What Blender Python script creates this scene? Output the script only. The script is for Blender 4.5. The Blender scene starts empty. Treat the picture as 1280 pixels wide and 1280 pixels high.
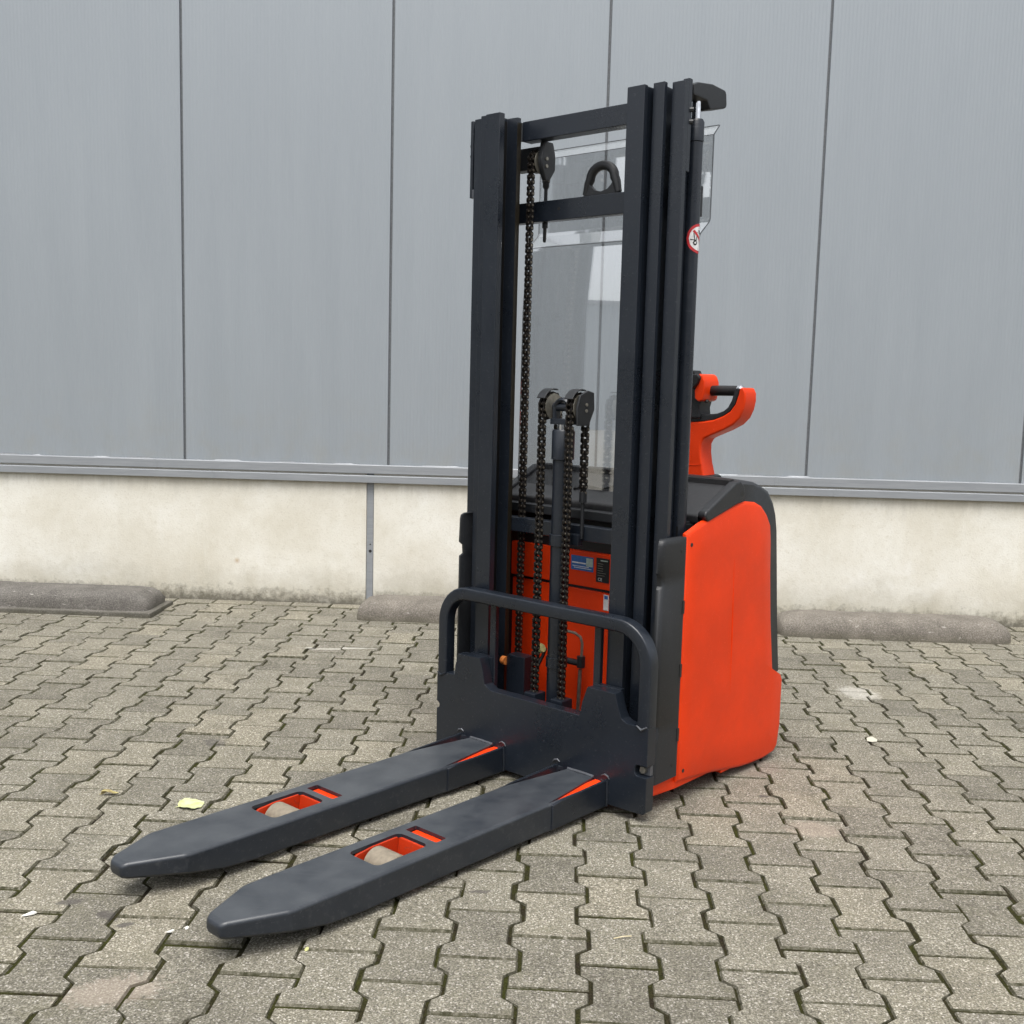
import bpy, bmesh, math, random
from mathutils import Vector, Matrix
random.seed(7)
R = math.radians
SC = bpy.context.scene
COL = SC.collection

# ------------------------------------------------------------------ camera
cam = bpy.data.cameras.new('camera'); cam_o = bpy.data.objects.new('camera', cam); COL.objects.link(cam_o)
YAW, PITCH, ROLL = -0.0455, 0.1183, 0.0254
CAM = Vector((-0.1410, -1.8779, 1.1530))
cy_, sy_, cp_, sp_ = math.cos(YAW), math.sin(YAW), math.cos(PITCH), math.sin(PITCH)
fwd = Vector((sy_*cp_, cy_*cp_, -sp_)); rgt = Vector((cy_, -sy_, 0)); up = rgt.cross(fwd)
cr_, sr_ = math.cos(ROLL), math.sin(ROLL)
r2, u2 = cr_*rgt + sr_*up, -sr_*rgt + cr_*up
m = Matrix((r2, u2, -fwd)).transposed().to_4x4(); m.translation = CAM
cam_o.matrix_world = m
cam.sensor_width = 36; cam.lens = 36*1370/1280; cam.clip_start = .05; cam.clip_end = 2000
SC.camera = cam_o

# ------------------------------------------------------------------ sky, sun, exposure (overcast)
SUN_EL, SUN_AZ = R(68), R(185)          # azimuth clockwise from +Y
w = bpy.data.worlds.new('World'); SC.world = w; w.use_nodes = True
nt = w.node_tree; bg = nt.nodes['Background']
sky = nt.nodes.new('ShaderNodeTexSky'); sky.sky_type = 'NISHITA'; sky.sun_disc = False
sky.sun_elevation = SUN_EL; sky.sun_rotation = SUN_AZ; sky.air_density = 1.0; sky.dust_density = 4.0; sky.ozone_density = 1.0
hs = nt.nodes.new('ShaderNodeHueSaturation'); hs.inputs['Saturation'].default_value = .22
nt.links.new(sky.outputs[0], hs.inputs['Color']); nt.links.new(hs.outputs[0], bg.inputs[0])
bg.inputs[1].default_value = .15
sun = bpy.data.lights.new('sun', 'SUN'); sun.energy = 1.5; sun.angle = R(45); sun.color = (1, .97, .92)
sun_o = bpy.data.objects.new('sun', sun); COL.objects.link(sun_o)
sdir = Vector((math.sin(SUN_AZ)*math.cos(SUN_EL), math.cos(SUN_AZ)*math.cos(SUN_EL), math.sin(SUN_EL)))
sun_o.rotation_euler = sdir.to_track_quat('Z', 'Y').to_euler(); sun_o.location = (0, 0, 20)
SC.view_settings.view_transform = 'Standard'; SC.view_settings.look = 'None'
SC.view_settings.exposure = 0.78; SC.view_settings.gamma = 1; SC.view_settings.use_curve_mapping = False

cy = SC.cycles; cy.max_bounces = 6; cy.diffuse_bounces = 3; cy.glossy_bounces = 3; cy.transmission_bounces = 2; cy.transparent_max_bounces = 8

# ------------------------------------------------------------------ material helpers
class NT:
    def __init__(s, name):
        s.m = bpy.data.materials.new(name); s.m.use_nodes = True
        s.t = s.m.node_tree; s.b = s.t.nodes['Principled BSDF']; s.out = s.t.nodes['Material Output']
        s.geo = None
    def n(s, typ, **kw):
        x = s.t.nodes.new('ShaderNode'+typ)
        for k, v in kw.items(): setattr(x, k, v)
        return x
    def set(s, node, key, v):
        i = node.inputs[key]
        if isinstance(v, bpy.types.NodeSocket): s.t.links.new(v, i)
        elif isinstance(v, (tuple, list)) and len(v) == 3 and i.type == 'RGBA': i.default_value = (*v, 1)
        else: i.default_value = v
    def pos(s):
        if s.geo is None: s.geo = s.n('NewGeometry')
        return s.geo.outputs['Position']
    def objc(s):
        return s.n('TexCoord').outputs['Object']
    def noise(s, vec, scale, detail=3, rough=.55, dist=0):
        x = s.n('TexNoise'); s.set(x, 'Vector', vec); s.set(x, 'Scale', scale); s.set(x, 'Detail', detail); s.set(x, 'Roughness', rough); s.set(x, 'Distortion', dist)
        return x.outputs['Fac']
    def math(s, op, a, b=0.0, c=None, clamp=False):
        x = s.n('Math', operation=op, use_clamp=clamp); s.set(x, 0, a); s.set(x, 1, b)
        if c is not None: s.set(x, 2, c)
        return x.outputs[0]
    def vmath(s, op, a, b=(0, 0, 0)):
        x = s.n('VectorMath', operation=op); s.set(x, 0, a); s.set(x, 1, b)
        return x.outputs['Value'] if op in ('LENGTH', 'DOT_PRODUCT') else x.outputs['Vector']
    def ramp(s, f, stops):
        x = s.n('ValToRGB'); s.set(x, 'Fac', f); e = x.color_ramp.elements
        while len(e) < len(stops): e.new(.5)
        for k, (p, c) in enumerate(stops):
            e[k].position = p; e[k].color = (*c, 1) if isinstance(c, tuple) else (c, c, c, 1)
        return x.outputs['Color']
    def mr(s, f, a, b, c=0.0, d=1.0):
        x = s.n('MapRange'); s.set(x, 0, f); s.set(x, 1, a); s.set(x, 2, b); s.set(x, 3, c); s.set(x, 4, d); return x.outputs[0]
    def mix(s, f, a, b, typ='MIX'):
        x = s.n('MixRGB', blend_type=typ); s.set(x, 0, f); s.set(x, 1, a); s.set(x, 2, b); return x.outputs[0]
    def sep(s, v):
        x = s.n('SeparateXYZ'); s.set(x, 0, v); return x.outputs
    def bump(s, h, strength=.3, dist=.002):
        x = s.n('Bump'); s.set(x, 'Strength', strength); s.set(x, 'Distance', dist); s.set(x, 'Height', h)
        s.t.links.new(x.outputs[0], s.b.inputs['Normal']); return x
    def p(s, **kw):
        for k, v in kw.items(): s.set(s.b, {'col': 'Base Color', 'rough': 'Roughness', 'metal': 'Metallic', 'spec': 'Specular IOR Level', 'coat': 'Coat Weight', 'coatr': 'Coat Roughness'}[k], v)
        return s.m

def paint(name, col, rough=.42, wear=.12, dirt=(.10, .095, .085), dirtamt=.25, spec=.5, grain=.15, scr=.22):
    k = NT(name); P = k.pos()
    n1 = k.noise(P, 5, 4, .6); n2 = k.noise(P, 60, 4, .65)
    sc = k.n('Mapping'); k.set(sc, 'Vector', P); k.set(sc, 'Scale', (40, 40, 4)); k.set(sc, 'Rotation', (.3, .5, .2))
    n3 = k.noise(sc.outputs[0], 6, 3, .7)
    c = k.mix(k.mr(n1, .35, .7, 0, 1), tuple(v*.9 for v in col), tuple(min(1, v*1.1) for v in col))
    c = k.mix(k.mr(n3, .66, .76, 0, wear), c, tuple(min(1, v*1.9+.03) for v in col))
    c = k.mix(k.mr(n2, .55, .75, 0, dirtamt), c, dirt)
    for rot, scl, th in (((.2, .35, -.89), (4, 150, 150), .675), ((.9, .1, .4), (6, 170, 170), .70)):
        q_ = k.n('Mapping'); k.set(q_, 'Vector', P); k.set(q_, 'Rotation', rot); k.set(q_, 'Scale', scl)
        c = k.mix(k.mr(k.noise(q_.outputs[0], 1.3, 2, .5), th, th+.03, 0, scr), c, tuple(min(1, v*1.5+.09) for v in col))
    r = k.math('ADD', k.mr(n2, .3, .7, rough-.02, rough+.035), k.mr(n1, .3, .7, -.04, .07))
    k.bump(k.noise(P, 420, 2, .5), grain, .0006)
    return k.p(col=c, rough=r, spec=spec)

M = {}
M['metal'] = paint('dark_grey_paint', (.0105, .0142, .0210), .29, .25, (.05, .050, .048), .10, .55)
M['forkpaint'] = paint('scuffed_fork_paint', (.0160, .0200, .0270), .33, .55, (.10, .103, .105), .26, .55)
def fork_top_light():
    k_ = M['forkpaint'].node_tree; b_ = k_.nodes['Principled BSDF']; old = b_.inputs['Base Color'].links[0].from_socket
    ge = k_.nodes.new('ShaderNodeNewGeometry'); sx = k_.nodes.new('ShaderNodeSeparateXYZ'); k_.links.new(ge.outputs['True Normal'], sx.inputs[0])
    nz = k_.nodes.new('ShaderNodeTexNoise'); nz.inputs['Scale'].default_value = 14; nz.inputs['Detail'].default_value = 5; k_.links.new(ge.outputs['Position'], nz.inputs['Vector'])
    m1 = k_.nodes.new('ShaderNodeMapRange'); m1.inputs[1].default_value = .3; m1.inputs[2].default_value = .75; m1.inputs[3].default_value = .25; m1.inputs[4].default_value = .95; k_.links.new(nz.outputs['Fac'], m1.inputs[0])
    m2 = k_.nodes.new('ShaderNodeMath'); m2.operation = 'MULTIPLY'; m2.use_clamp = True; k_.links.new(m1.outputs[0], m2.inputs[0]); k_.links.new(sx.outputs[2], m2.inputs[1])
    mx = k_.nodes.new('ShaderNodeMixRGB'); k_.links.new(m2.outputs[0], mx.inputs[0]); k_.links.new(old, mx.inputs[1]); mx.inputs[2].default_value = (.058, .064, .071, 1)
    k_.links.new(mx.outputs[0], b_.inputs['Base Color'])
fork_top_light()     # fork tops coloured lighter for skylight from above, broken up like scuffs
M['orange'] = paint('orange_paint', (.74, .044, .004), .40, .14, (.34, .05, .02), .06, .25, .05)
M['orangeshade'] = paint('shaded_orange_paint', (.46, .030, .004), .5, .10, (.05, .035, .025), .6, .3, .2)  # orange darkened to carry the shade inside the roller openings, plus dirt flecks
M['plastic'] = paint('black_grained_plastic', (.014, .0155, .018), .45, .08, (.055, .054, .05), .16, .5, .5)
M['lid'] = paint('charcoal_cover_plastic', (.020, .020, .022), .40, .10, (.10, .10, .095), .25, .5, .4)
M['rubber'] = paint('black_grip_rubber', (.012, .012, .013), .45, .05, (.05, .05, .05), .1, .4, .3)
def simple(name, col, rough=.5, metal=0.0, spec=.5):
    k = NT(name); n = k.noise(k.pos(), 90, 3)
    c = k.mix(k.mr(n, .35, .7), tuple(v*.82 for v in col), tuple(min(1, v*1.12) for v in col))
    return k.p(col=c, rough=rough, metal=metal, spec=spec)
M['chrome'] = simple('polished_chrome', (.75, .76, .78), .12, 1.0)
M['chain'] = simple('oily_chain_steel', (.020, .017, .015), .38, .5)
M['pin'] = simple('glint_chain_pin', (.21, .185, .15), .36, .7)  # pins coloured pale to imitate glints on the link ends
M['steel'] = simple('dull_zinc_steel', (.36, .34, .29), .42, .8)
M['roller'] = simple('tan_polyurethane', (.23, .195, .145), .5)
M['yellowed'] = simple('yellowed_roller_hub', (.62, .47, .20), .5)
M['white'] = simple('white_print', (.72, .72, .72), .5)
M['red'] = simple('red_print', (.50, .03, .035), .4)
M['blackp'] = simple('black_print', (.012, .012, .012), .5)
M['blue'] = simple('blue_print', (.03, .12, .36), .4)
M['pale'] = simple('pale_print', (.42, .52, .47), .5)
M['lime'] = simple('yellow_green_tag', (.50, .50, .22), .5)
M['knob'] = simple('amber_cap', (.75, .24, .06), .35)
M['grease'] = simple('black_grease_and_shade', (.0035, .0033, .003), .45)  # black grease, also standing in for the shade of the deep channel
M['greasey'] = simple('brown_rail_grease', (.016, .013, .008), .3)
M['weld'] = simple('bare_weld', (.10, .105, .118), .35, .3)

def screen_mat():
    k = NT('clear_polycarbonate'); t = k.t
    tr = k.n('BsdfTransparent'); tr.inputs[0].default_value = (.975, .98, .98, 1)
    gl = k.n('BsdfGlossy'); gl.inputs['Roughness'].default_value = .015; gl.inputs['Color'].default_value = (1, 1, 1, 1)
    gq = k.n('NewGeometry'); cs = k.math('ABSOLUTE', k.vmath('DOT_PRODUCT', gq.outputs['Incoming'], gq.outputs['Normal']))
    fac = k.math('MULTIPLY_ADD', k.math('POWER', k.math('SUBTRACT', 1.0, cs), 5.0), .78, .22, clamp=True)
    mx = k.n('MixShader'); t.links.new(fac, mx.inputs[0]); t.links.new(tr.outputs[0], mx.inputs[1]); t.links.new(gl.outputs[0], mx.inputs[2])
    t.links.new(mx.outputs[0], k.out.inputs['Surface']); return k.m
M['screen'] = screen_mat()
M['screenedge'] = simple('screen_edge_polycarbonate', (.10, .11, .12), .3)

def spots(k, c, lst, P):
    wob = k.noise(P, 55, 3, .6)
    for (x, y, rx, ry, rot, amt, colr) in lst:
        d = k.vmath('SUBTRACT', P, (x, y, 0))
        mp = k.n('Mapping', vector_type='TEXTURE'); k.set(mp, 'Vector', d); k.set(mp, 'Rotation', (0, 0, rot)); k.set(mp, 'Scale', (rx, ry, 1))
        s = k.sep(mp.outputs[0]); q = k.math('SQRT', k.math('ADD', k.math('MULTIPLY', s[0], s[0]), k.math('MULTIPLY', s[1], s[1])))
        q = k.math('ADD', q, k.math('MULTIPLY', k.math('SUBTRACT', wob, .5), 1.6))
        c = k.mix(k.mr(q, .75, 1.15, amt, 0), c, colr)
    return c
DK, LT, PK = (.075, .068, .062), (.62, .60, .55), (.40, .33, .27)
STAINS = [(-1.185, .352, .030, .014, .2, .75, DK), (-1.08, .30, .028, .016, -.5, .8, DK), (-1.03, .265, .020, .011, .3, .8, DK),
          (-1.21, 1.42, .030, .045, .9, .6, DK), (.455, 1.155, .016, .010, .1, .85, DK), (-.30, .49, .024, .008, .15, .75, DK),
          (-1.08, 2.67, .16, .012, .12, .45, LT), (1.02, 2.28, .07, .09, .3, .35, LT), (.55, .93, .07, .05, 0, .30, PK), (.46, 1.40, .09, .08, 0, .25, (.26, .20, .17)), (-.95, .02, .09, .05, .4, .35, PK)]
def paver_mat(attr):
    k = NT('grey_concrete_paver' + ('_far' if attr else '')); P = k.pos()
    if attr:
        a = k.n('Attribute', attribute_name='tint'); rnd = a.outputs['Fac']
    else:
        rnd = k.n('ObjectInfo').outputs['Random']
    g = k.noise(P, 230, 3, .75); g2 = k.noise(P, 75, 3, .6); bl = k.noise(P, 7, 4, .6)
    vo = k.n('TexVoronoi'); k.set(vo, 'Vector', P); k.set(vo, 'Scale', 320); spk = vo.outputs['Color']
    c = k.ramp(g, [(.30, (.055, .050, .039)), (.46, (.158, .148, .115)), (.56, (.232, .219, .176)), (.70, (.45, .43, .365))])
    sp = k.sep(spk)
    c = k.mix(k.mr(sp[0], .90, .97, 0, .65), c, (.60, .57, .52))
    c = k.mix(k.mr(sp[1], .90, .97, 0, .6), c, (.06, .055, .05))
    c = k.mix(1, c, k.ramp(g2, [(.3, .80), (.7, 1.12)]), 'MULTIPLY')
    c = k.mix(1, c, k.ramp(bl, [(.28, .76), (.5, .98), (.72, 1.10)]), 'MULTIPLY')
    c = k.mix(1, c, k.ramp(rnd, [(0, (.76, .75, .745)), (.35, (.95, .94, .93)), (.75, (1.03, 1.02, 1.0)), (1, (1.13, 1.10, 1.05))]), 'MULTIPLY')
    # algae film creeping from the joints and towards the wall
    c = k.mix(k.mr(k.noise(P, 11, 4, .65), .55, .78, 0, .40), c, (.125, .118, .07))
    tn = k.sep(k.geo.outputs['True Normal'])[2]
    c = k.mix(k.mr(k.math('ADD', tn, k.math('MULTIPLY', g2, .06)), .90, .99, 1, 0), c, k.mix(k.mr(k.math('ADD', k.math('MULTIPLY', g2, .7), k.math('MULTIPLY', bl, .3)), .40, .60), k.mix(.5, c, (.13, .12, .085)), (.040, .039, .020)))
    c = spots(k, c, STAINS, P)
    k.bump(k.math('ADD', k.math('MULTIPLY', g, 1.0), k.math('MULTIPLY', g2, .6)), .55, .0022)
    return k.p(col=c, rough=.88, spec=.25)
M['paver'] = paver_mat(False); M['paverfar'] = paver_mat(True)
def moss_mat():
    k = NT('mossy_joint_sand'); P = k.pos()
    a = k.noise(P, 4, 3, .6); b = k.noise(P, 45, 4, .7); g = k.noise(P, 300, 2, .7)
    dirt = k.ramp(g, [(.3, (.010, .008, .005)), (.7, (.045, .036, .024))])
    moss = k.ramp(g, [(.3, (.014, .016, .004)), (.7, (.060, .062, .017))])
    c = k.mix(k.mr(k.math('ADD', a, k.math('MULTIPLY', b, .5)), .62, .86), dirt, moss)
    k.bump(k.math('ADD', b, g), .9, .006)
    return k.p(col=c, rough=1.0, spec=.1)
M['moss'] = moss_mat()
def asphalt():
    k = NT('weathered_yard_ground'); P = k.pos()
    c = k.ramp(k.noise(P, 160, 4, .7), [(.3, (.10, .095, .082)), (.7, (.27, .255, .22))])
    k.bump(k.noise(P, 200, 3), .5, .003); return k.p(col=c, rough=.95, spec=.2)
M['ground'] = asphalt()
def clad():
    k = NT('silver_grey_coated_steel'); P = k.pos(); s = k.sep(P)
    wv = k.math('SINE', k.math('MULTIPLY', s[0], 2*math.pi/.0178))
    mp = k.n('Mapping'); k.set(mp, 'Vector', P); k.set(mp, 'Scale', (5, 5, .45))
    st = k.noise(mp.outputs[0], 1.6, 5, .62, .3); bl = k.noise(P, 1.1, 3, .5); fn = k.noise(P, 900, 2, .6)
    c = k.mix(k.mr(st, .35, .68), (.294, .324, .351), (.303, .333, .360))
    c = k.mix(k.mr(bl, .35, .7, 0, .5), c, (.284, .312, .338))
    # wiped patches with a drip-like outline
    mp2 = k.n('Mapping'); k.set(mp2, 'Vector', P); k.set(mp2, 'Scale', (6.5, 1, .75)); k.set(mp2, 'Location', (.35, 0, .2))
    wp = k.noise(mp2.outputs[0], 1.0, 4, .5, .4)
    c = k.mix(k.mr(wp, .56, .60, 0, .14), c, (.325, .355, .382))
    gr = k.math('MULTIPLY', k.mr(s[2], .72, 1.15, 1, 0), k.mr(k.noise(P, 9, 4, .6), .45, .7))
    c = k.mix(k.math('MULTIPLY', gr, .35), c, (.30, .30, .27))
    k.bump(k.math('ADD', wv, k.math('MULTIPLY', fn, .5)), .26, .0016)
    return k.p(col=c, rough=k.mr(st, .3, .7, .42, .52), metal=.15, spec=.5)
M['clad'] = clad()
M['joint'] = simple('dark_panel_joint', (.165, .175, .186), .6)
def flash():
    k = NT('grey_folded_flashing'); P = k.pos(); mp = k.n('Mapping'); k.set(mp, 'Vector', P); k.set(mp, 'Scale', (2, 2, 30))
    n = k.noise(mp.outputs[0], 3, 5, .65)
    c = k.mix(k.mr(n, .35, .7), (.250, .265, .283), (.300, .315, .332))
    return k.p(col=c, rough=.45, metal=.1)
M['flash'] = flash()
def conc():
    k = NT('pale_cast_concrete'); P = k.pos(); s = k.sep(P)
    bl = k.noise(P, 1.9, 5, .6); md = k.noise(P, 9, 5, .65); fn = k.noise(P, 120, 3, .7)
    mp = k.n('Mapping'); k.set(mp, 'Vector', P); k.set(mp, 'Scale', (16, 16, 1.6)); vs = k.noise(mp.outputs[0], 1.6, 4, .6)
    c = k.ramp(bl, [(.30, (.62, .585, .49)), (.5, (.72, .695, .615)), (.70, (.80, .79, .73))])
    c = k.mix(k.mr(md, .45, .72, 0, .40), c, (.60, .565, .47))
    c = k.mix(k.mr(vs, .55, .75, 0, .30), c, (.76, .75, .69))
    c = k.mix(k.mr(fn, .54, .72, 0, .42), c, (.46, .43, .35))
    c = k.mix(k.mr(k.noise(P, 34, 5, .7), .56, .70, 0, .38), c, (.56, .52, .42))
    c = k.mix(k.mr(k.noise(P, 3.7, 5, .7), .60, .72, 0, .40), c, (.84, .83, .79))
    # splash dirt with a ragged upper edge, runs under the flashing
    e = k.math('ADD', s[2], k.math('MULTIPLY', k.math('SUBTRACT', k.noise(P, 6, 5, .7), .5), -.34))
    e2 = k.math('ADD', s[2], k.math('MULTIPLY', k.math('SUBTRACT', k.noise(P, 26, 5, .75), .5), -.22))
    c = k.mix(k.mr(e, .02, .20, .55, 0), c, (.36, .33, .25))
    c = k.mix(k.mr(e2, .0, .075, .85, 0), c, (.11, .10, .075))
    tp = k.math('ADD', s[2], k.math('MULTIPLY', k.math('SUBTRACT', vs, .5), .25))
    c = k.mix(k.mr(tp, .56, .66, 0, .45), c, (.43, .40, .32))
    rs = k.vmath('LENGTH', k.vmath('SUBTRACT', P, (-1.80, 3.615, .205)))
    c = k.mix(k.mr(k.math('ADD', rs, k.math('MULTIPLY', md, .03)), .016, .034, .7, 0), c, (.42, .27, .12))
    k.bump(k.math('ADD', k.math('MULTIPLY', md, 1.5), fn), .35, .003)
    return k.p(col=c, rough=.85, spec=.25)
M['conc'] = conc()
def stopmat(name, lo, hi):
    k = NT(name); P = k.pos(); g = k.noise(P, 190, 4, .75); b = k.noise(P, 9, 5, .65)
    c = k.ramp(g, [(.30, tuple(v*.55 for v in lo)), (.5, lo), (.68, hi)])
    c = k.mix(1, c, k.ramp(b, [(.3, .72), (.7, 1.15)]), 'MULTIPLY')
    mp = k.n('Mapping'); k.set(mp, 'Vector', P); k.set(mp, 'Scale', (10, 30, 30)); sc = k.noise(mp.outputs[0], 2.6, 3, .6)
    c = k.mix(k.mr(sc, .67, .71, 0, .5), c, (.50, .48, .44))
    c = k.mix(k.mr(k.noise(P, 75, 3, .6), .68, .72, 0, .75), c, (.05, .046, .04))
    c = k.mix(k.mr(k.math('ADD', k.sep(P)[2], k.math('MULTIPLY', b, .05)), .025, .06, .5, 0), c, (.10, .095, .06))
    k.bump(k.math('ADD', g, b), .8, .004)
    return k.p(col=c, rough=.92, spec=.2)
M['stop'] = stopmat('worn_brown_grey_concrete', (.180, .162, .138), (.31, .285, .25)); M['stopdark'] = stopmat('weathered_dark_concrete', (.135, .126, .114), (.25, .235, .212))
def leafmat(name, a, b):
    k = NT(name); c = k.mix(k.mr(k.noise(k.pos(), 60, 4), .35, .65), a, b); return k.p(col=c, rough=.6)
M['leafy'] = leafmat('pale_yellow_leaf', (.44, .47, .20), (.58, .60, .36)); M['leafb'] = leafmat('dry_brown_leaf', (.12, .08, .04), (.42, .36, .14))
M['paper'] = leafmat('white_paper_scrap', (.70, .68, .60), (.78, .77, .72)); M['cream'] = leafmat('cream_paper_scrap', (.50, .47, .38), (.56, .53, .44)); M['straw'] = leafmat('dry_straw', (.5, .42, .24), (.62, .55, .36))

# ------------------------------------------------------------------ mesh helpers
class MB:
    def __init__(s, off=(0, 0, 0)): s.v = []; s.f = []; s.o = Vector(off)
    def add(s, vs, fs):
        n = len(s.v); s.v += [tuple(Vector(q)+s.o) for q in vs]; s.f += [tuple(i+n for i in q) for q in fs]; return s
    def box(s, x0, x1, y0, y1, z0, z1):
        x0, x1 = min(x0, x1), max(x0, x1); y0, y1 = min(y0, y1), max(y0, y1); z0, z1 = min(z0, z1), max(z0, z1)
        return s.add([(x0, y0, z0), (x1, y0, z0), (x1, y1, z0), (x0, y1, z0), (x0, y0, z1), (x1, y0, z1), (x1, y1, z1), (x0, y1, z1)],
                     [(0, 3, 2, 1), (4, 5, 6, 7), (0, 1, 5, 4), (1, 2, 6, 5), (2, 3, 7, 6), (3, 0, 4, 7)])
    def prism(s, poly, axis, a, b):
        """poly in the two remaining axes (in xyz order), extruded along axis from a to b"""
        def mk(p, t): return {'x': (t, p[0], p[1]), 'y': (p[0], t, p[1]), 'z': (p[0], p[1], t)}[axis]
        n = len(poly); ar = sum(poly[i][0]*poly[(i+1) % n][1]-poly[(i+1) % n][0]*poly[i][1] for i in range(n))
        if (ar < 0) != (axis == 'y'): poly = poly[::-1]
        if a > b: a, b = b, a
        return s.add([mk(p, a) for p in poly]+[mk(p, b) for p in poly],
                     [tuple(range(n))[::-1], tuple(range(n, 2*n))]+[(i, (i+1) % n, n+(i+1) % n, n+i) for i in range(n)])
    def rings(s, rs, caps=True, closed=False):
        n = len(rs[0]); vs = [p for r in rs for p in r]; fs = []
        L = len(rs)
        for k in range(L if closed else L-1):
            a, b = k*n, ((k+1) % L)*n
            fs += [(a+i, a+(i+1) % n, b+(i+1) % n, b+i) for i in range(n)]
        if caps and not closed: fs += [tuple(range(n))[::-1], tuple(range((L-1)*n, L*n))]
        return s.add(vs, fs)
    def tube(s, path, r, n=12, caps=True):
        path = [Vector(p) for p in path]; rs = []; rad = r if isinstance(r, (list, tuple)) else [r]*len(path)
        t0 = (path[1]-path[0]).normalized(); u = t0.orthogonal().normalized()
        for i, p in enumerate(path):
            t = ((path[min(i+1, len(path)-1)]-p).normalized()+(p-path[max(i-1, 0)]).normalized()).normalized()
            u = (u-t*u.dot(t)).normalized(); v = t.cross(u)
            rs.append([p+(u*math.cos(2*math.pi*k/n)+v*math.sin(2*math.pi*k/n))*rad[i] for k in range(n)])
        return s.rings(rs, caps)
    def obj(s, name, mat, parent=None, bevel=0, seg=2, smooth=35):
        me = bpy.data.meshes.new(name); me.from_pydata(s.v, [], s.f); me.update()
        bm = bmesh.new(); bm.from_mesh(me); bmesh.ops.recalc_face_normals(bm, faces=bm.faces)
        if bevel:
            ed = [e for e in bm.edges if len(e.link_faces) == 2 and e.calc_face_angle(0) > R(30)]
            bmesh.ops.bevel(bm, geom=ed, offset=bevel, segments=seg, affect='EDGES', profile=.5, clamp_overlap=True)
        bm.to_mesh(me); bm.free()
        for q in me.polygons: q.use_smooth = True
        me.set_sharp_from_angle(angle=R(smooth))
        me.materials.append(M[mat] if isinstance(mat, str) else mat)
        o = bpy.data.objects.new(name, me); COL.objects.link(o); o.parent = parent
        if bevel: wn(o)
        return o
def wn(o):
    md = o.modifiers.new('weighted_normals', 'WEIGHTED_NORMAL'); md.keep_sharp = True; md.weight = 80
def tag(o, label=None, cat=None, group=None, kind=None):
    for a, b in (('label', label), ('category', cat), ('group', group), ('kind', kind)):
        if b: o[a] = b
    return o
def empty(name, loc, rz=0):
    o = bpy.data.objects.new(name, None); COL.objects.link(o); o.location = loc; o.rotation_euler.z = rz; o.empty_display_size = .2; return o
def arc(cx, cy, r, a0, a1, n):
    return [(cx+r*math.cos(R(a0+(a1-a0)*i/n)), cy+r*math.sin(R(a0+(a1-a0)*i/n))) for i in range(n+1)]

# ------------------------------------------------------------------ ground and paving
g = MB().add([(-400, -400, -.09), (400, -400, -.09), (400, 400, -.09), (-400, 400, -.09)], [(0, 1, 2, 3)]).obj('ground', 'ground'); tag(g, kind='structure')
PW, PD = .14043, .2
bed = MB().box(-6.5, 6.5, -5.0, 3.61, -.085, -.0042).obj('paving', 'moss'); tag(bed, kind='structure')
def paver_rings(cx, cy, jit=0.0, z=0.0, rot=0.0):
    g2 = .0027; hw, ww, h = .0125, 0, .1
    A, B = PW/2+.0125-g2, PW/2-.0125-g2
    ys = [-h+.0025, -.0605, -.0395, .0395, .0605, h-.0025]
    half = [(A, ys[0]), (A, ys[1]), (B, ys[2]), (B, ys[3]), (A, ys[4]), (A, ys[5])]
    out = half+[(-x, y) for x, y in half[::-1]]
    ins = .0038; sx, sy = 1-ins/.075, 1-ins/.1
    c, s = math.cos(rot), math.sin(rot)
    def tr(x, y, zz): return (cx+c*x-s*y, cy+s*x+c*y, zz+z)
    return [[tr(x, y, -.045) for x, y in out], [tr(x, y, -.0056) for x, y in out], [tr(x*sx, y*sy, 0) for x, y in out]]
def paver_add(mb, rings):
    n = 12; vs = rings[0]+rings[1]+rings[2]; fs = []
    for k in range(2):
        fs += [(k*n+i, k*n+(i+1) % n, (k+1)*n+(i+1) % n, (k+1)*n+i) for i in range(n)]
    fs += [tuple(range(24, 36))]
    mb.add(vs, fs)
pm = MB(); rr = paver_rings(0, 0); paver_add(pm, [rr[1], rr[2], rr[2]]) if False else None
n = 12
pm.add([(x, y, -.03) for x, y, _ in rr[1]]+rr[1]+rr[2], [(i, (i+1) % n, n+(i+1) % n, n+i) for i in range(n)]+[(n+i, n+(i+1) % n, 2*n+(i+1) % n, 2*n+i) for i in range(n)]+[tuple(range(24, 36))])
p0 = pm.obj('paver', 'paver', bed, smooth=20); pmesh = p0.data
def project(v):
    d = Vector(v)-CAM; z = d.dot(fwd)
    return (640+1370*d.dot(r2)/z, 640-1370*d.dot(u2)/z, z) if z > .1 else None
cells = []
for i in range(-44, 45):
    for j in range(-24, 18):
        x = i*PW; y = (j+.5)*PD+(.1 if i % 2 else 0)     # stone centre: butt joints at y = j*PD on even columns
        if y > 3.46 or y < -4.8: continue
        q = project((x, y, 0)); vis = q and -25 < q[0] < 1305 and q[1] < 1310
        cells.append((q[2] if vis else 99+abs(y), x, y, bool(vis)))
cells.sort()
far = MB(); tints = []; used = 0
for d, x, y, vis in cells:
    dz = random.gauss(0, .0013); rt = random.gauss(0, .007); x += random.gauss(0, .0011); y += random.gauss(0, .0011)
    if vis and used < 300:
        o = p0 if used == 0 else bpy.data.objects.new('paver', pmesh)
        if used: COL.objects.link(o); o.parent = bed
        o.location = (x, y, dz); o.rotation_euler = (random.gauss(0, .004), random.gauss(0, .005), rt); used += 1
    else:
        r3 = paver_rings(x, y, z=dz, rot=rt)
        r3[0] = [(a, b, -.03) for a, b, _ in r3[0]]; paver_add(far, r3); tints += [random.random()]*36
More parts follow.
